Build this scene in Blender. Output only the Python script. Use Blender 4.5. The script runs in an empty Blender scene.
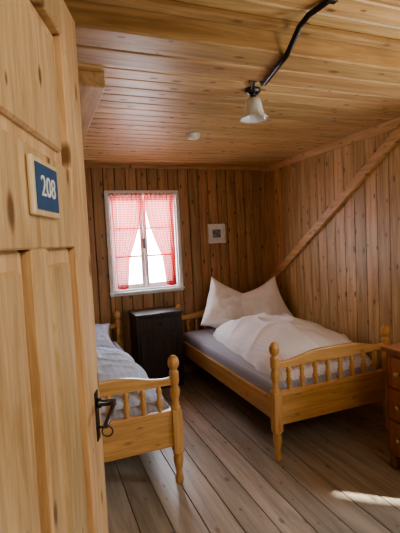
import bpy, bmesh, math, random
from mathutils import Vector, Matrix, noise
random.seed(4)
C=bpy.context
def link(o):
    C.scene.collection.objects.link(o); return o
# ---------------- materials
def nmat(name):
    m=bpy.data.materials.new(name); m.use_nodes=True
    nt=m.node_tree; b=nt.nodes['Principled BSDF']
    return m,nt,b
def setc(b,c,r=.5,metal=0):
    b.inputs['Base Color'].default_value=(*c,1); b.inputs['Roughness'].default_value=r
    b.inputs['Metallic'].default_value=metal
def plain(name,c,r=.5,metal=0,var=.08,scale=30):
    m,nt,b=nmat(name); setc(b,c,r,metal)
    n=nt.nodes.new('ShaderNodeTexNoise'); n.inputs['Scale'].default_value=scale
    tc=nt.nodes.new('ShaderNodeTexCoord'); nt.links.new(tc.outputs['Object'],n.inputs['Vector'])
    cr=nt.nodes.new('ShaderNodeValToRGB')
    cr.color_ramp.elements[0].position=.3; cr.color_ramp.elements[1].position=.7
    cr.color_ramp.elements[0].color=(*[x*(1-var) for x in c],1)
    cr.color_ramp.elements[1].color=(*[min(1,x*(1+var)) for x in c],1)
    nt.links.new(n.outputs['Fac'],cr.inputs['Fac']); nt.links.new(cr.outputs['Color'],b.inputs['Base Color'])
    return m
def wood(name,light,dark,across,along,rough=.45,knots=.6,rand=.35,gs=22,bump=.15):
    m,nt,b=nmat(name); N=nt.nodes; L=nt.links
    b.inputs['Roughness'].default_value=rough
    tc=N.new('ShaderNodeTexCoord'); sep=N.new('ShaderNodeSeparateXYZ'); L.new(tc.outputs['Object'],sep.inputs[0])
    geo=N.new('ShaderNodeNewGeometry')
    third=[a for a in 'XYZ' if a not in (across,along)][0]
    def math_(op,a,bv):
        n=N.new('ShaderNodeMath'); n.operation=op
        for i,v in enumerate((a,bv)):
            if isinstance(v,(int,float)): n.inputs[i].default_value=v
            else: L.new(v,n.inputs[i])
        return n.outputs[0]
    ri=geo.outputs['Random Per Island']
    off=math_('MULTIPLY',ri,37.0)
    al=math_('ADD',sep.outputs[along],off)
    ac=sep.outputs[across]
    cb=N.new('ShaderNodeCombineXYZ'); L.new(ac,cb.inputs[0]); L.new(math_('MULTIPLY',al,.07),cb.inputs[1]); L.new(sep.outputs[third],cb.inputs[2])
    n1=N.new('ShaderNodeTexNoise'); n1.inputs['Scale'].default_value=gs; n1.inputs['Detail'].default_value=6; n1.inputs['Roughness'].default_value=.7; n1.inputs['Distortion'].default_value=.7
    L.new(cb.outputs[0],n1.inputs['Vector'])
    cr=N.new('ShaderNodeValToRGB'); cr.color_ramp.elements[0].position=.38; cr.color_ramp.elements[1].position=.63
    cr.color_ramp.elements[0].color=(*light,1); cr.color_ramp.elements[1].color=(*dark,1)
    L.new(n1.outputs['Fac'],cr.inputs['Fac'])
    hsv=N.new('ShaderNodeHueSaturation'); L.new(cr.outputs['Color'],hsv.inputs['Color'])
    L.new(math_('ADD',math_('MULTIPLY',ri,rand),1-rand*.6),hsv.inputs['Value'])
    L.new(math_('ADD',math_('MULTIPLY',ri,-.010),.506),hsv.inputs['Hue'])
    col=hsv.outputs['Color']
    if knots>0:
        c2=N.new('ShaderNodeCombineXYZ'); L.new(math_('MULTIPLY',ac,9.0),c2.inputs[0]); L.new(math_('MULTIPLY',al,4.0),c2.inputs[1])
        v=N.new('ShaderNodeTexVoronoi'); v.voronoi_dimensions='2D'; v.inputs['Scale'].default_value=1
        L.new(c2.outputs[0],v.inputs['Vector'])
        cs=N.new('ShaderNodeSeparateColor'); L.new(v.outputs['Color'],cs.inputs[0])
        r=math_('MULTIPLY',cs.outputs[0],.14)
        mr=N.new('ShaderNodeMapRange'); mr.interpolation_type='SMOOTHSTEP'
        L.new(v.outputs['Distance'],mr.inputs['Value']); L.new(math_('MULTIPLY',r,.4),mr.inputs['From Min']); L.new(math_('ADD',r,.02),mr.inputs['From Max'])
        mr.inputs['To Min'].default_value=knots; mr.inputs['To Max'].default_value=0
        mx=N.new('ShaderNodeMix'); mx.data_type='RGBA'; L.new(mr.outputs[0],mx.inputs['Factor']); L.new(col,mx.inputs['A']); mx.inputs['B'].default_value=(dark[0]*.35,dark[1]*.28,dark[2]*.22,1)
        col=mx.outputs['Result']
    L.new(col,b.inputs['Base Color'])
    bp=N.new('ShaderNodeBump'); bp.inputs['Strength'].default_value=bump; bp.inputs['Distance'].default_value=.002
    L.new(n1.outputs['Fac'],bp.inputs['Height']); L.new(bp.outputs[0],b.inputs['Normal'])
    return m
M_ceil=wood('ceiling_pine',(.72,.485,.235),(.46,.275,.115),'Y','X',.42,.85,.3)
M_back=wood('wall_pine_back',(.50,.295,.14),(.29,.155,.068),'X','Z',.45,.8,.35)  # the backlit wall's shade is put into this darker pine tone
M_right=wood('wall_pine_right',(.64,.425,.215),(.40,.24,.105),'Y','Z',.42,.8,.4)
M_floor=wood('floor_planks',(.52,.455,.38),(.33,.28,.225),'X','Y',.36,.6,.35,gs=16)
M_beamx=wood('beam_pine',(.60,.385,.185),(.38,.22,.09),'Y','X',.42,.7,.1)
M_beamy=wood('beam_pine_y',(.70,.475,.25),(.50,.305,.14),'Z','Y',.42,.5,.1)
M_door=wood('door_pine',(.70,.48,.26),(.46,.28,.13),'X','Z',.33,.9,.22,gs=36)
M_bed=wood('bed_pine',(.72,.425,.18),(.52,.275,.10),'Z','X',.3,.4,.1,gs=26)
M_bedy=wood('bed_pine_rail',(.66,.375,.155),(.46,.24,.085),'Z','Y',.3,.4,.1,gs=26)
M_bedz=wood('bed_pine_post',(.72,.425,.18),(.52,.275,.10),'X','Z',.28,0,.1,gs=26)
M_dark=wood('shaded_dark_wood',(.05,.035,.03),(.027,.018,.015),'X','Z',.35,0,.1)  # near-black tone includes the shadow the cabinet stands in
M_red=wood('red_brown_wood',(.38,.15,.065),(.22,.08,.032),'Y','Z',.35,0,.15)
M_gap=plain('groove_shadow_wood',(.09,.045,.022),.8)
M_white=plain('painted_window_white',(.74,.75,.74),.4)
M_plaster=plain('hall_plaster',(.75,.70,.62),.8)
M_black=plain('black_conduit',(.012,.011,.011),.35)
M_metal=plain('dark_iron',(.09,.085,.08),.35,.9)
M_brass=plain('brass',(.5,.38,.2),.3,1)
M_pil=plain('pillow_white',(.93,.91,.91),.9,0,.03,6)
M_pilb=plain('pillow_pale_blue',(.62,.72,.95),.9)
M_det=plain('plastic_white',(.8,.8,.76),.4)
M_blue=plain('sign_navy',(.03,.09,.19),.4)
M_pale=wood('sign_maple',(.75,.58,.36),(.62,.45,.24),'X','Z',.4,0,.1)
M_mat=plain('passepartout',(.78,.79,.80),.7)
def striped(name,c1,c2,period,axis='X'):
    m,nt,b=nmat(name); b.inputs['Roughness'].default_value=.9
    N=nt.nodes;L=nt.links
    tc=N.new('ShaderNodeTexCoord'); w=N.new('ShaderNodeTexWave'); w.bands_direction=axis; w.inputs['Scale'].default_value=.314/period
    w.inputs['Distortion'].default_value=.3
    L.new(tc.outputs['Object'],w.inputs['Vector'])
    cr=N.new('ShaderNodeValToRGB'); cr.color_ramp.elements[0].position=.4; cr.color_ramp.elements[1].position=.6
    cr.color_ramp.elements[0].color=(*c1,1); cr.color_ramp.elements[1].color=(*c2,1)
    L.new(w.outputs['Fac'],cr.inputs['Fac']); L.new(cr.outputs['Color'],b.inputs['Base Color'])
    return m
M_sheet=striped('blue_grey_striped_sheet',(.47,.49,.55),(.39,.41,.49),.03,'X')
M_duv=striped('white_striped_duvet',(.94,.91,.91),(.89,.86,.87),.03,'X')
M_duvb=striped('pale_blue_striped_duvet',(.66,.79,.99),(.60,.72,.95),.05,'X')
def gingham():
    m,nt,b=nmat('red_gingham_curtain'); N=nt.nodes;L=nt.links
    tc=N.new('ShaderNodeTexCoord'); sep=N.new('ShaderNodeSeparateXYZ'); L.new(tc.outputs['UV'],sep.inputs[0])
    outs=[]
    for i in (0,1):
        a=N.new('ShaderNodeMath'); a.operation='MULTIPLY'; a.inputs[1].default_value=1/.026; L.new(sep.outputs[i],a.inputs[0])
        f=N.new('ShaderNodeMath'); f.operation='FRACT'; L.new(a.outputs[0],f.inputs[0])
        g=N.new('ShaderNodeMath'); g.operation='GREATER_THAN'; g.inputs[1].default_value=.5; L.new(f.outputs[0],g.inputs[0]); outs.append(g.outputs[0])
    s=N.new('ShaderNodeMath'); s.operation='ADD'; L.new(outs[0],s.inputs[0]); L.new(outs[1],s.inputs[1])
    h=N.new('ShaderNodeMath'); h.operation='MULTIPLY'; h.inputs[1].default_value=.5; L.new(s.outputs[0],h.inputs[0])
    cr=N.new('ShaderNodeValToRGB'); cr.color_ramp.elements[0].position=0; cr.color_ramp.elements[0].color=(.66,.25,.22,1)
    cr.color_ramp.elements[1].position=1; cr.color_ramp.elements[1].color=(.40,.02,.018,1)
    e=cr.color_ramp.elements.new(.5); e.color=(.54,.08,.065,1)
    L.new(h.outputs[0],cr.inputs['Fac'])
    d=N.new('ShaderNodeBsdfDiffuse'); t=N.new('ShaderNodeBsdfTranslucent'); mx=N.new('ShaderNodeMixShader'); mx.inputs[0].default_value=.36
    tr=N.new('ShaderNodeBsdfTransparent'); tr.inputs[0].default_value=(1,.7,.66,1); m2=N.new('ShaderNodeMixShader'); m2.inputs[0].default_value=.035
    L.new(cr.outputs['Color'],d.inputs['Color']); L.new(cr.outputs['Color'],t.inputs['Color'])
    L.new(d.outputs[0],mx.inputs[1]); L.new(t.outputs[0],mx.inputs[2])
    L.new(mx.outputs[0],m2.inputs[1]); L.new(tr.outputs[0],m2.inputs[2])
    L.new(m2.outputs[0],N['Material Output'].inputs['Surface'])
    return m
M_ging=gingham()
M_glass,_nt,_b=nmat('glass_shade'); setc(_b,(.90,.95,.94),.15); _b.inputs['Transmission Weight'].default_value=.3
# ---------------- mesh helpers
def mesh_obj(name,verts,faces,mats,parent=None,smooth=False,fm=None):
    me=bpy.data.meshes.new(name); me.from_pydata([tuple(v) for v in verts],[],faces)
    for m in (mats if isinstance(mats,list) else [mats]): me.materials.append(m)
    if fm:
        for p,i in zip(me.polygons,fm): p.material_index=i
    if smooth:
        for p in me.polygons: p.use_smooth=True
    me.update(); o=link(bpy.data.objects.new(name,me))
    if parent: o.parent=parent
    return o
BF=[(0,3,2,1),(4,5,6,7),(0,1,5,4),(1,2,6,5),(2,3,7,6),(3,0,4,7)]
def boxes(name,bl,mats,parent=None,bevel=.003,seg=1,smooth=False):
    V=[];F=[];fm=[]
    for bx in bl:
        (x0,y0,z0),(x1,y1,z1)=bx[0],bx[1]; mi=bx[2] if len(bx)>2 else 0
        k=len(V)
        V+=[(x0,y0,z0),(x1,y0,z0),(x1,y1,z0),(x0,y1,z0),(x0,y0,z1),(x1,y0,z1),(x1,y1,z1),(x0,y1,z1)]
        F+=[tuple(i+k for i in f) for f in BF]; fm+=[mi]*6
    o=mesh_obj(name,V,F,mats,parent,smooth,fm)
    if bevel>0:
        md=o.modifiers.new('bevel','BEVEL'); md.width=bevel; md.segments=seg; md.limit_method='ANGLE'
    return o
def lathe(name,prof,mat,loc=(0,0,0),parent=None,seg=20,rot=None,flute=0):
    V=[];F=[]
    for r,z in prof:
        for i in range(seg):
            a=2*math.pi*i/seg; rr=r*(1+flute*max(0,(r-.045)/.04)*math.cos(8*a)); V.append(Vector((rr*math.cos(a),rr*math.sin(a),z)))
    n=len(prof)
    for j in range(n-1):
        for i in range(seg):
            F.append((j*seg+i,j*seg+(i+1)%seg,(j+1)*seg+(i+1)%seg,(j+1)*seg+i))
    F.append(tuple(range(seg))[::-1]); F.append(tuple((n-1)*seg+i for i in range(seg)))
    if rot: V=[rot@v for v in V]
    V=[v+Vector(loc) for v in V]
    return mesh_obj(name,V,F,mat,parent,True)
def empty(name,loc=(0,0,0)):
    e=link(bpy.data.objects.new(name,None)); e.location=loc; e.empty_display_size=.1; return e
def tube(name,pts,r,mat,parent=None,bez=False):
    cu=bpy.data.curves.new(name,'CURVE'); cu.dimensions='3D'; cu.bevel_depth=r; cu.bevel_resolution=4; cu.use_fill_caps=True
    s=cu.splines.new('POLY'); s.points.add(len(pts)-1)
    for p,q in zip(s.points,pts): p.co=(*q,1)
    cu.materials.append(mat); o=link(bpy.data.objects.new(name,cu))
    if parent:o.parent=parent
    return o
# ---------------- room dims
XL,XR,YF,YB,ZC=-.27,2.59,.30,4.40,2.35
def boards(a0,a1,w):
    r=[];a=a0
    while a<a1-1e-4:
        b=min(a+w,a1); r.append((a,b)); a=b
    return r
G=.0028
bl=[((x0+.0018,YF-.15,-.03),(x1-.0018,YB,0)) for x0,x1 in boards(XL,XR,.165)]
bl.append(((XL-.1,YF-.15,-.08),(XR+.1,YB+.1,-.031),1))
boxes('floor',bl,[M_floor,M_gap],None,.0025)
bl=[((XL,y0+G,ZC),(XR,y1-G,ZC+.02)) for y0,y1 in boards(YF,YB,.115)]
bl.append(((XL-.1,YF-.15,ZC+.021),(XR+.1,YB+.1,ZC+.12),1))
boxes('ceiling',bl,[M_ceil,M_gap],None,.006)
# back wall with window opening
WX0,WX1,WZ0,WZ1=.715,1.455,.995,2.035
bl=[]
cols=boards(XL,XR,.118)
for x0,x1 in cols:
    cuts=sorted({x0,x1}|{c for c in (WX0,WX1) if x0<c<x1})
    for a,b in zip(cuts,cuts[1:]):
        mid=(a+b)/2; ga=G if a==x0 else 0; gb=G if b==x1 else 0
        if WX0<mid<WX1:
            bl.append(((a+ga,YB,0),(b-gb,YB+.02,WZ0))); bl.append(((a+ga,YB,WZ1),(b-gb,YB+.02,ZC)))
        else: bl.append(((a+ga,YB,0),(b-gb,YB+.02,ZC)))
for q in [((XL-.1,YB+.021,-.05),(WX0,YB+.14,ZC+.1),1),((WX1,YB+.021,-.05),(XR+.1,YB+.14,ZC+.1),1),((WX0,YB+.021,-.05),(WX1,YB+.14,WZ0),1),((WX0,YB+.021,WZ1),(WX1,YB+.14,ZC+.1),1)]: bl.append(q)
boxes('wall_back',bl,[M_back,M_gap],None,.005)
# right wall with an added, unseen front window, sized to throw the sun patch
SY0,SY1,SZ0,SZ1=.90,1.32,1.0,1.85
bl=[]
for y0,y1 in boards(YF,YB,.128):
    cuts=sorted({y0,y1}|{c for c in (SY0,SY1) if y0<c<y1})
    for a,b in zip(cuts,cuts[1:]):
        mid=(a+b)/2; ga=G if a==y0 else 0; gb=G if b==y1 else 0
        if SY0<mid<SY1:
            bl.append(((XR,a+ga,0),(XR+.02,b-gb,SZ0))); bl.append(((XR,a+ga,SZ1),(XR+.02,b-gb,ZC)))
        else: bl.append(((XR,a+ga,0),(XR+.02,b-gb,ZC)))
for q in [((XR+.021,YF-.15,-.05),(XR+.1,SY0,ZC+.1),1),((XR+.021,SY1,-.05),(XR+.1,YB+.14,ZC+.1),1),((XR+.021,SY0,-.05),(XR+.1,SY1,SZ0),1),((XR+.021,SY0,SZ1),(XR+.1,SY1,ZC+.1),1)]: bl.append(q)
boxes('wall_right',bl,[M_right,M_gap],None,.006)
w2=empty('added_window_2')
boxes('casing',[((XR-.015,SY0-.05,SZ0-.05),(XR,SY1+.05,SZ0)),((XR-.015,SY0-.05,SZ1),(XR,SY1+.05,SZ1+.05)),((XR-.015,SY0-.05,SZ0),(XR,SY0,SZ1)),((XR-.015,SY1,SZ0),(XR,SY1+.05,SZ1)),
  ((XR+.04,SY0,SZ0),(XR+.07,SY0+.035,SZ1)),((XR+.04,SY1-.035,SZ0),(XR+.07,SY1,SZ1)),((XR+.04,SY0+.035,SZ0),(XR+.07,SY1-.035,SZ0+.035)),((XR+.04,SY0+.035,SZ1-.035),(XR+.07,SY1-.035,SZ1))],M_white,w2)
bl=[((XL-.02,y0+G,0),(XL,y1-G,ZC)) for y0,y1 in boards(YF,YB,.128)]
bl.append(((XL-.1,YF-.15,-.05),(XL-.021,YB+.14,ZC+.1),1))
boxes('wall_left',bl,[M_right,M_gap],None,.004)
DX0,DX1,DZ=-.17,.74,2.09
bl=[]
for x0,x1 in boards(XL,XR,.118):
    cuts=sorted({x0,x1}|{c for c in (DX0,DX1) if x0<c<x1})
    for a,b in zip(cuts,cuts[1:]):
        mid=(a+b)/2
        z0=DZ if DX0<mid<DX1 else 0
        bl.append(((a+.0005,YF-.02,z0),(b-.0005,YF,ZC)))
bl+=[((XL-.9,YF-.15,0),(DX0,YF-.021,ZC),1),((DX1,YF-.15,0),(XR,YF-.021,ZC),1),((DX0,YF-.15,DZ),(DX1,YF-.021,ZC),1)]
boxes('wall_front',bl,[M_back,M_plaster],None,.003)
boxes('trim_doorway',[((DX0-.06,YF,0),(DX0-.03,YF+.01,DZ+.06)),((DX1,YF,0),(DX1+.08,YF+.015,DZ+.06)),((DX0-.03,YF,DZ),(DX1,YF+.01,DZ+.06))],M_door)
HX0,HX1,HY0,HY1=-1.17,2.6,-1.9,.15
boxes('floor_hall',[((HX0,HY0,-.06),(HX1,HY1,0))],M_floor,None,0)
boxes('ceiling_hall',[((HX0-.1,HY0-.1,ZC),(HX1+.1,HY1,ZC+.1))],M_plaster,None,0)
boxes('wall_hall_back',[((HX0-.1,HY0-.1,-.05),(HX1+.1,HY0,ZC))],M_plaster,None,0)
boxes('wall_hall_left',[((HX0-.1,HY0,-.05),(HX0,HY1,ZC))],M_plaster,None,0)
boxes('wall_hall_right',[((HX1,HY0,-.05),(HX1+.1,HY1,ZC))],M_plaster,None,0)
# beams & trim
BD=.11
boxes('beam_ceiling',[((XL,1.46,ZC-BD),(XR,1.60,ZC)),((XL,1.606,ZC-BD),(XR,1.745,ZC)),((XL,1.745,ZC-.04),(XR,1.79,ZC)),((XL,1.41,ZC-.03),(XR,1.455,ZC))],M_beamx,None,.008,2)
boxes('beam_left',[((.22,2.08,ZC-.075),(.36,3.6,ZC))],M_beamy,None,.005,2)
boxes('trim_cornice_right',[((XR-.022,1.79,ZC-.075),(XR,YB,ZC)),((XR-.03,1.79,ZC-.02),(XR-.022,YB,ZC))],M_beamy,None,.003)
boxes('trim_cornice_back',[((XL,YB-.018,ZC-.035),(XR-.03,YB,ZC))],M_beamx,None,.003)
boxes('trim_corner',[((XR-.06,YB-.02,0),(XR,YB,ZC-.08))],M_back,None,.003)
boxes('baseboard_back',[((XL,YB-.015,0),(XR-.06,YB,.09))],M_beamx,None,.003)
boxes('baseboard_right',[((XR-.015,YF,0),(XR,YB-.02,.09))],M_beamy,None,.003)
ya,za,yb_,zb=2.10,2.40-.0,4.37,.915
d=Vector((0,yb_-ya,zb-za)).normalized(); nn=Vector((0,-d.z,d.y))
V=[]
ztop=ZC-.08
def brace_pt(off,y=None,z=None):
    P=Vector((0,2.33,2.25))+nn*off
    t=(y-P.y)/d.y if y is not None else (z-P.z)/d.z
    return P+d*t
q=[brace_pt(-.042,z=ztop),brace_pt(.042,z=ztop),brace_pt(.042,y=4.375),brace_pt(-.042,y=4.375)]
for xx in (XR-.04,XR-.001):
    for p in q: V.append((xx,p.y,p.z))
o=mesh_obj('trim_brace',V,BF,M_beamy); md=o.modifiers.new('b','BEVEL'); md.width=.005
# ---------------- window
win=empty('window_1')
ow=.042
X0,X1,Z0,Z1=WX0,WX1,WZ0,WZ1
boxes('casing',[((X0-ow,YB-.02,Z0-ow),(X0,YB,Z1+ow)),((X1,YB-.02,Z0-ow),(X1+ow,YB,Z1+ow)),((X0,YB-.02,Z1),(X1,YB,Z1+ow)),((X0,YB-.02,Z0-ow),(X1,YB,Z0)),
 ((X0-ow-.01,YB-.04,Z0-.02),(X1+ow+.01,YB,Z0))],M_white,win,.004,2)
fr=[((X0,YB,Z0),(X0+.02,YB+.12,Z1)),((X1-.02,YB,Z0),(X1,YB+.12,Z1)),((X0,YB,Z1-.02),(X1,YB+.12,Z1)),((X0,YB,Z0),(X1,YB+.12,Z0+.02))]
boxes('jamb',fr,M_white,win,.002)
xm=(X0+X1)/2
sb=[]
for a,b in ((X0+.02,xm-.002),(xm+.002,X1-.02)):
    y0,y1=YB+.05,YB+.085
    s=.038
    sb+=[((a,y0,Z0+.02),(a+s,y1,Z1-.02)),((b-s,y0,Z0+.02),(b,y1,Z1-.02)),((a+s,y0,Z0+.02),(b-s,y1,Z0+.07)),((a+s,y0,Z1-.06),(b-s,y1,Z1-.02))]
    for k in (1,2):
        zz=Z0+.07+(Z1-Z0-.13)*k/3
        sb.append(((a+s,y0+.005,zz-.011),(b-s,y1-.005,zz+.011)))
boxes('sashes',sb,M_white,win,.003)
boxes('latch',[((xm-.012,YB+.035,1.45),(xm+.012,YB+.05,1.56)),((xm-.006,YB+.02,1.50),(xm+.006,YB+.035,1.51))],M_metal,win,.002)
cur=empty('curtains')
tube('rod',[(X0+.0,YB-.03,Z1-.005),(X1-.0,YB-.03,Z1-.005)],.006,M_white,cur)
def curtain(side):
    nu,nv=60,40; V=[];F=[];U=[]
    H=Z1-Z0-.0
    full=(X1-X0)/2-.012
    for j in range(nv+1):
        v=j/nv
        k=1-.55*min(1,(v/.68))**1.6
        if v>.68: k=.45-.12*((v-.68)/.32)
        k*=.97
        for i in range(nu+1):
            u=i/nu
            off=.03*v*(1 if v<.7 else 1)+ (.03 if v>.1 else .3*v)
            xx=u*full*k+off*.6
            amp=.010+.014*v
            yy=YB-.03+amp*math.sin(u*2*math.pi*7+v*1.5+side)+.006*math.sin(v*9+u*4)
            zz=Z1+.01-v*(H-.03)-.012*math.sin(u*3)*v
            x= X0+.006+xx if side==0 else X1-.006-xx
            V.append((x,yy,zz)); U.append((u*.58,v*1.05))
    for j in range(nv):
        for i in range(nu):
            a=j*(nu+1)+i; F.append((a,a+1,a+nu+2,a+nu+1))
    o=mesh_obj('curtain_left' if side==0 else 'curtain_right',V,F,M_ging,cur,True)
    uv=o.data.uv_layers.new(name='UVMap')
    for l in o.data.loops: uv.data[l.index].uv=U[l.vertex_index]
curtain(0);curtain(1)
pf=empty('picture_frame')
a,b,c,e=1.83,2.05,1.465,1.69
boxes('frame',[((a,YB-.02,c),(b,YB,c+.016)),((a,YB-.02,e-.016),(b,YB,e)),((a,YB-.02,c+.016),(a+.016,YB,e-.016)),((b-.016,YB-.02,c+.016),(b,YB,e-.016))],M_det,pf,.002)
boxes('passepartout',[((a+.016,YB-.010,c+.016),(b-.016,YB-.002,e-.016))],M_mat,pf,0)
boxes('print',[((a+.06,YB-.013,c+.065),(b-.06,YB-.0101,e-.065))],plain('print_ink',(.16,.19,.22),.6,0,.6,40),pf,0)
# ---------------- beds
def arch_rail(name,x0,x1,y,zb,zend,zmid,th,mat,parent):
    n=28;V=[];F=[]
    for i in range(n+1):
        t=i/n; x=x0+(x1-x0)*t
        s=abs(2*t-1)
        zt=zend+(zmid-zend)*(0.5+0.5*math.cos(math.pi*min(1,max(0,(s-.25)/.65))))
        V+=[(x,y-th/2,zb),(x,y+th/2,zb),(x,y+th/2,zt),(x,y-th/2,zt)]
    for i in range(n):
        for k in range(4):
            F.append((4*i+k,4*i+(k+1)%4,4*i+4+(k+1)%4,4*i+4+k))
    F.append((0,3,2,1)); F.append((4*n,4*n+1,4*n+2,4*n+3))
    o=mesh_obj(name,V,F,mat,parent); md=o.modifiers.new('b','BEVEL'); md.width=.006; md.segments=2; md.limit_method='ANGLE'; md.angle_limit=math.radians(50)
    return o
def make_bed(name,x0,x1,y0,y1,rest):
    B=empty(name,(0,0,0))
    for k,(px,py) in enumerate(((x0,y0),(x1,y0),(x0,y1),(x1,y1))):
        leg=[(.016,0),(.024,.01),(.027,.035),(.020,.06),(.018,.075),(.024,.10),(.030,.14),(.031,.17),(.024,.185),(.031,.195),(.031,.21)]
        lathe('leg_%d'%(k+1),leg,M_bedz,(px,py,0),B)
        boxes('post_block_%d'%(k+1),[((px-.031,py-.031,.205),(px+.031,py+.031,.475))],M_bedz,B,.004,2)
        up=[(.030,.47),(.031,.485),(.022,.495),(.026,.51),(.019,.525),(.026,.55),(.031,.58),(.029,.605),(.021,.625),(.028,.635),(.030,.65),(.030,.70),(.028,.71),(.016,.72),(.026,.73),(.034,.747),(.036,.767),(.031,.79),(.018,.806),(.004,.812)]
        lathe('turned_post_%d'%(k+1),up,M_bedz,(px,py,0),B)
    for nm,yy in (('foot',y0),('head',y1)):
        boxes(nm+'_board',[((x0+.028,yy-.013,.245),(x1-.028,yy+.013,.455)),((x0+.028,yy-.018,.44),(x1-.028,yy+.018,.475))],M_bed,B,.004,2)
        arch_rail(nm+'_top_rail',x0+.02,x1-.02,yy,.63,.675,.72,.03,M_bed,B)
        n=8
        for i in range(n):
            x=x0+(x1-x0)*(i+1)/(n+1)
            sp=[(.010,.47),(.015,.485),(.011,.495),(.019,.515),(.021,.54),(.013,.56),(.017,.57),(.013,.58),(.020,.60),(.014,.62),(.010,.64)]
            lathe(nm+'_spindle_%d'%(i+1),sp,M_bedz,(x,yy,0),B,12)
    for k,px in enumerate((x0,x1)):
        boxes('side_rail_%d'%(k+1),[((px-.014,y0+.03,.275),(px+.014,y1-.03,.42))],M_bedy,B,.004,2)
    boxes('slats',[((x0+.02,y0+.03+i*.14,.29),(x1-.02,y0+.11+i*.14,.305)) for i in range(int((y1-y0-.1)/.14))],M_bed,B,.002)
    boxes('mattress',[((x0+.02,y0+.035,.306),(x1-.02,y1-.035,.505))],M_sheet,B,.045,4,True)
    rest(B)
    return B
def duvet(name,par,mat,y0,y1,xl0,xl1,xr0,xr1,base,h,seed,fold=.02,nu=90,nv=140,hp=None):
    V=[];F=[]
    for j in range(nv+1):
        v=-1+2*j/nv
        for i in range(nu+1):
            u=-1+2*i/nu
            t=(v+1)/2
            uu=u*math.sqrt(1-.10*v**6); vv=v*math.sqrt(1-.08*u**6)
            xl=xl0+(xl1-xl0)*t; xr=xr0+(xr1-xr0)*t
            x=(xl+xr)/2+uu*(xr-xl)/2; y=y0+(y1-y0)*(vv+1)/2
            e=max(0,(1-abs(u)**2.8))**.5*max(0,(1-abs(v)**4))**.5
            f=noise.noise(Vector((x*3+seed,y*1.8,seed)))*fold*1.5+noise.noise(Vector((x*8,y*5+seed,2+seed)))*fold*.6
            rg=1-abs(noise.noise(Vector((x*4+y*2,y*3-x*2,seed*3))))*2
            f+=max(0,rg)**4*fold*.9
            hh=h if hp is None else h*hp(t,u)
            V.append((x+noise.noise(Vector((y*5,u,seed)))*.02*abs(u),y+noise.noise(Vector((x*6,v,seed)))*.015*abs(v),base+e*(hh+f)))
    for j in range(nv):
        for i in range(nu):
            a=j*(nu+1)+i; F.append((a,a+1,a+nu+2,a+nu+1))
    return mesh_obj(name,V,F,mat,par,True)
def pillow(name,par,mat,size,thick,mtx,seed):
    n=44;V=[];F=[]
    for side in (1,-1):
        for j in range(n+1):
            for i in range(n+1):
                u=-1+2*i/n; v=-1+2*j/n
                pin=1-.17*(1-abs(u)**2)*abs(v)**3; pin2=1-.15*(1-abs(v)**2)*abs(u)**3
                x=u*size[0]/2*pin2*1.0; y=v*size[1]/2*pin
                e=(max(0,1-u*u)*max(0,1-v*v))**.45
                z=side*thick/2*e*(1+.25*noise.noise(Vector((u*2+seed,v*2,side))))+ .018*noise.noise(Vector((u*3.5,v*3.5+seed,0)))*e
                z+=.012*max(0,1-abs(noise.noise(Vector((u*2.2+v,v*2.2-u,seed*2))))*3)**2*e*side
                V.append(mtx@Vector((x,y,z)))
    m=(n+1)**2
    for s in (0,1):
        for j in range(n):
            for i in range(n):
                a=s*m+j*(n+1)+i; f=(a,a+1,a+n+2,a+n+1); F.append(f if s==0 else f[::-1])
    o=mesh_obj(name,V,F,mat,par,True)
    bm=bmesh.new(); bm.from_mesh(o.data); bmesh.ops.remove_doubles(bm,verts=bm.verts,dist=.0005); bm.to_mesh(o.data); bm.free()
    return o
def stand(loc,rotz_in_plane,lean,yaw=0):
    return Matrix.Translation(loc)@Matrix.Rotation(yaw,4,'Z')@Matrix.Rotation(math.radians(90)-lean,4,'X')@Matrix.Rotation(rotz_in_plane,4,'Z')
def rest_right(B):
    duvet('duvet',B,M_duv,2.38,4.0,1.46,1.62,2.36,2.44,.495,.24,3.1,.036,hp=lambda t,u:.85+.25*math.sin(math.pi*min(1,t*1.1+.08)))
    pillow('pillow_1',B,M_pil,(.58,.58),.25,stand((1.90,4.13,.725),math.radians(-28),math.radians(14),math.radians(14)),1)
    pillow('pillow_2',B,M_pil,(.56,.56),.25,stand((2.30,4.01,.715),math.radians(23),math.radians(14),math.radians(-30)),5)
def rest_left(B):
    duvet('duvet',B,M_duvb,2.46,3.85,-.13,-.13,.70,.69,.495,.12,8.3,.028)
    pillow('pillow',B,M_pilb,(.66,.42),.15,stand((.31,4.10,.60),0,math.radians(62)),7)
make_bed('single_bed',1.40,2.36,2.32,4.33,rest_right)
make_bed('single_bed',-.19,.72,2.38,4.33,rest_left)
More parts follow.
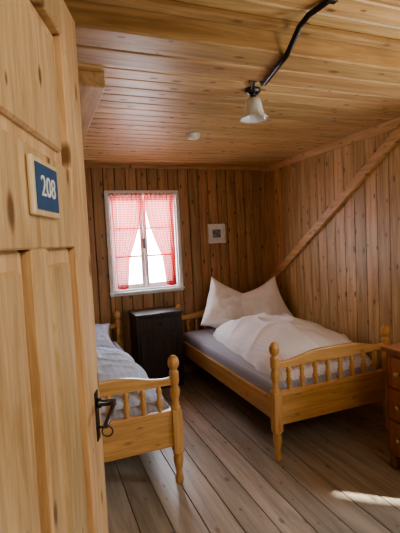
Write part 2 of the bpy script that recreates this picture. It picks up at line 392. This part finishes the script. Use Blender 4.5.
# ---------------- dark cabinet between beds
cb=empty('bedside_cabinet')
x0,x1,y0,y1=.86,1.335,4.0,4.375
boxes('carcass',[((x0,y0+.02,.05),(x1,y1,.765)),((x0+.01,y0+.03,0),(x1-.01,y1-.01,.05))],M_dark,cb,.003)
boxes('top',[((x0-.015,y0-.01,.765),(x1+.012,y1,.793))],M_dark,cb,.006,2)
boxes('drawer_front',[((x0+.025,y0+.005,.61),(x1-.025,y0+.02,.74))],M_dark,cb,.004)
boxes('cabinet_door',[((x0+.025,y0+.005,.08),(x1-.025,y0+.02,.585)),((x0+.025,y0-.003,.08),(x0+.08,y0+.005,.585)),((x1-.08,y0-.003,.08),(x1-.025,y0+.005,.585)),((x0+.08,y0-.003,.08),(x1-.08,y0+.005,.14)),((x0+.08,y0-.003,.525),(x1-.08,y0+.005,.585))],M_dark,cb,.003)
for zz,xx in ((.675,(x0+x1)/2),(.36,x1-.05)):
    lathe('knob',[(.006,0),(.006,.012),(.014,.018),(.014,.026),(.004,.03)],M_dark,(xx,y0+.005 if zz>.6 else y0-.003,zz),cb,14,Matrix.Rotation(math.radians(90),3,'X'))
# ---------------- reddish chest at right front
ch=empty('chest_of_drawers')
x0,x1,y0,y1=1.965,2.57,1.52,1.95
boxes('carcass',[((x0+.02,y0,.10),(x1,y1,.755))],M_red,ch,.004)
boxes('top',[((x0-.012,y0-.015,.755),(x1,y1+.015,.785))],M_red,ch,.008,3)
boxes('drawers',[((x0+.005,y0+.03,a),(x0+.02,y1-.03,b)) for a,b in ((.13,.32),(.335,.525),(.54,.73))],M_red,ch,.006,2)
for k,(px,py) in enumerate(((x0+.045,y0+.03),(x0+.045,y1-.03),(x1-.04,y0+.03),(x1-.04,y1-.03))):
    lathe('foot_%d'%(k+1),[(.016,0),(.028,.02),(.03,.05),(.02,.075),(.028,.085),(.028,.10)],M_red,(px,py,0),ch)
k=0
for zz in (.225,.43,.635):
    for py in (y0+.11,y1-.11):
        k+=1; lathe('knob_%d'%k,[(.007,0),(.007,.012),(.016,.02),(.016,.028),(.004,.034)],M_brass,(x0+.005,py,zz),ch,14,Matrix.Rotation(math.radians(-90),3,'Y'))
# ---------------- ceiling lamp, conduit, detector
lp=empty('ceiling_lamp')
lx,ly=1.20,2.11
lathe('canopy',[(.045,0),(.045,-.015),(.03,-.028),(.018,-.032),(.016,-.045),(.03,-.05),(.032,-.07)],M_metal,(lx,ly,ZC),lp)
lathe('glass_shade',[(.028,-.05),(.042,-.06),(.050,-.09),(.054,-.12),(.062,-.145),(.076,-.162),(.082,-.168),(.079,-.168),(.059,-.148),(.051,-.12),(.047,-.09),(.039,-.064),(.026,-.056)],M_glass,(lx,ly,ZC),lp,64,None,.06)
lathe('bulb',[(.012,-.07),(.014,-.09),(.024,-.11),(.023,-.128),(.008,-.138)],M_det,(lx,ly,ZC),lp)
cd=empty('electrical_conduit')
r=.011
zb_=ZC-BD-r
tube('pipe',[(1.03,.31,ZC-r),(1.03,1.25,ZC-r),(1.01,1.33,ZC-.018),(.995,1.37,ZC-.045),(.985,1.42,zb_+.02),(.985,1.45,zb_),(1.0,1.52,zb_),(1.05,1.73,zb_),(1.055,1.76,zb_+.01),(1.07,1.80,ZC-.065),(1.08,1.84,ZC-.025),(1.09,1.87,ZC-r),(1.15,2.02,ZC-r),(1.19,2.09,ZC-r)],r,M_black,cd)
boxes('clamps',[((1.01,1.21,ZC-.026),(1.05,1.235,ZC)),((1.085,1.93,ZC-.026),(1.135,1.95,ZC))],M_black,cd,.002)
sd=empty('smoke_detector')
lathe('housing',[(.055,0),(.055,-.012),(.050,-.02),(.048,-.035),(.036,-.042),(.002,-.044)],M_det,(1.20,3.08,ZC),sd,28)
# ---------------- door
D=empty('door_1',(-.142,.312,0)); D.rotation_euler=(0,0,math.atan2(.943,.334))
W,H,T=.78,2.04,.042
z0=.01
st=.13
m0,m1=W-.385,W-.310
px=[(st,m0),(m1,W-st)]
fr=[((0,0,z0),(st,T,H)),((W-st,0,z0),(W,T,H)),((st,0,z0),(W-st,T,.25)),((st,0,1.50),(W-st,T,1.665)),((st,0,1.945),(W-st,T,H)),((m0,0,.25),(m1,T,1.50))]
boxes('frame',fr,M_door,D,.003,1)
pn=[((px[0][0],.016,.25),(px[0][1],T-.016,1.50)),((px[1][0],.016,.25),(px[1][1],T-.016,1.50)),((st,.016,1.665),(W-st,T-.016,1.945))]
rp=[]
for q in pn:
    (a,_,c),(b,_,e)=q
    rp.append(((a+.03,.006,c+.03),(b-.03,T-.006,e-.03)))
boxes('panels',pn+rp,M_door,D,.007,1)
sx,sz=W-.322,1.60
boxes('sign_board',[((sx-.064,-.010,sz-.047),(sx+.064,-.0005,sz+.047))],M_pale,D,.004,2)
boxes('sign_field',[((sx-.053,-.0115,sz-.037),(sx+.053,-.0101,sz+.037))],M_blue,D,0)
tx=bpy.data.curves.new('number','FONT'); tx.body='208'; tx.size=.048; tx.align_x='CENTER'; tx.align_y='CENTER'; tx.extrude=.0006
tx.materials.append(M_det); t=link(bpy.data.objects.new('number',tx)); t.parent=D; t.location=(sx,-.0125,sz); t.rotation_euler=(math.radians(90),0,0)
hx=W-.045
boxes('lock_plate',[((hx-.015,-.003,1.03),(hx+.015,0,1.15))],M_metal,D,.002)
R90=Matrix.Rotation(math.radians(90),3,'X')
lathe('spindle',[(.012,0),(.012,.008),(.008,.012),(.008,.045)],M_metal,(hx,-.003,1.12),D,14,R90)
tube('lever',[(hx,-.042,1.12),(hx-.02,-.045,1.122),(hx-.05,-.045,1.118),(hx-.08,-.043,1.110),(hx-.09,-.040,1.104)],.006,M_metal,D)
ring=[(hx,-.010-.013+.013*math.cos(a),1.06-.011+.013*math.sin(a)) for a in [i*math.pi/8 for i in range(17)]]
tube('key_ring',ring,.002,M_metal,D)
tube('key',[(hx,-.001,1.06),(hx,-.024,1.06)],.0035,M_metal,D)
boxes('hinges',[((-.006,T-.004,z),(.03,T+.004,z+.1)) for z in (.25,1.7)],M_metal,D,.002)
# ---------------- lights
w=bpy.data.worlds.new('World'); C.scene.world=w; w.use_nodes=True
bg=w.node_tree.nodes['Background']; bg.inputs[0].default_value=(.80,.90,1,1); bg.inputs[1].default_value=24
def area(name,loc,direction,sx,sy,power,col,portal=False):
    l=bpy.data.lights.new(name,'AREA'); l.shape='RECTANGLE'; l.size=sx; l.size_y=sy; l.energy=power; l.color=col
    if portal: l.cycles.is_portal=True
    o=link(bpy.data.objects.new(name,l)); o.location=loc; o.rotation_euler=Vector(direction).to_track_quat('-Z','Y').to_euler(); return o
area('portal_window_1',(xm,YB+.13,1.515),(0,-1,0),.74,1.04,1,(1,1,1),True)
area('portal_added_window_2',(XR+.09,(SY0+SY1)/2,(SZ0+SZ1)/2),(-1,0,0),SY1-SY0,SZ1-SZ0,1,(1,1,1),True)
area('hall_lamp_light',(.6,-.9,2.25),(.15,1,-.45),.8,.5,24,(1,.91,.77))
area('room_front_fill_light',(1.7,.55,1.6),(-.1,1,.25),.7,.7,7,(1,.91,.77))  # added fill to brighten the room, no lamp stands here
s=bpy.data.lights.new('sun','SUN'); s.energy=14; s.color=(1,.93,.80); s.angle=.04
o=link(bpy.data.objects.new('sun',s)); o.rotation_euler=Vector((-.95,.75,-1.5)).to_track_quat('-Z','Y').to_euler(); o.location=(4,-1,5)
try: C.scene.view_settings.look='AgX - Medium High Contrast'
except Exception as ex: print(ex)
C.scene.view_settings.exposure=.15
# ---------------- camera
f=410; th=math.radians(21.3); p=math.radians(3.55); r=math.radians(2.87)
F=Vector((math.sin(th)*math.cos(p),math.cos(th)*math.cos(p),-math.sin(p))); R=Vector((math.cos(th),-math.sin(th),0)); U=R.cross(F)
R2=R*math.cos(r)-U*math.sin(r); U2=U*math.cos(r)+R*math.sin(r)
cam=bpy.data.cameras.new('camera'); cam.sensor_fit='HORIZONTAL'; cam.sensor_width=36; cam.lens=f/400*36; cam.clip_start=.02
co=link(bpy.data.objects.new('camera',cam))
m=Matrix((( R2.x,U2.x,-F.x,0),(R2.y,U2.y,-F.y,0),(R2.z,U2.z,-F.z,1.5),(0,0,0,1)))
co.matrix_world=m
C.scene.camera=co
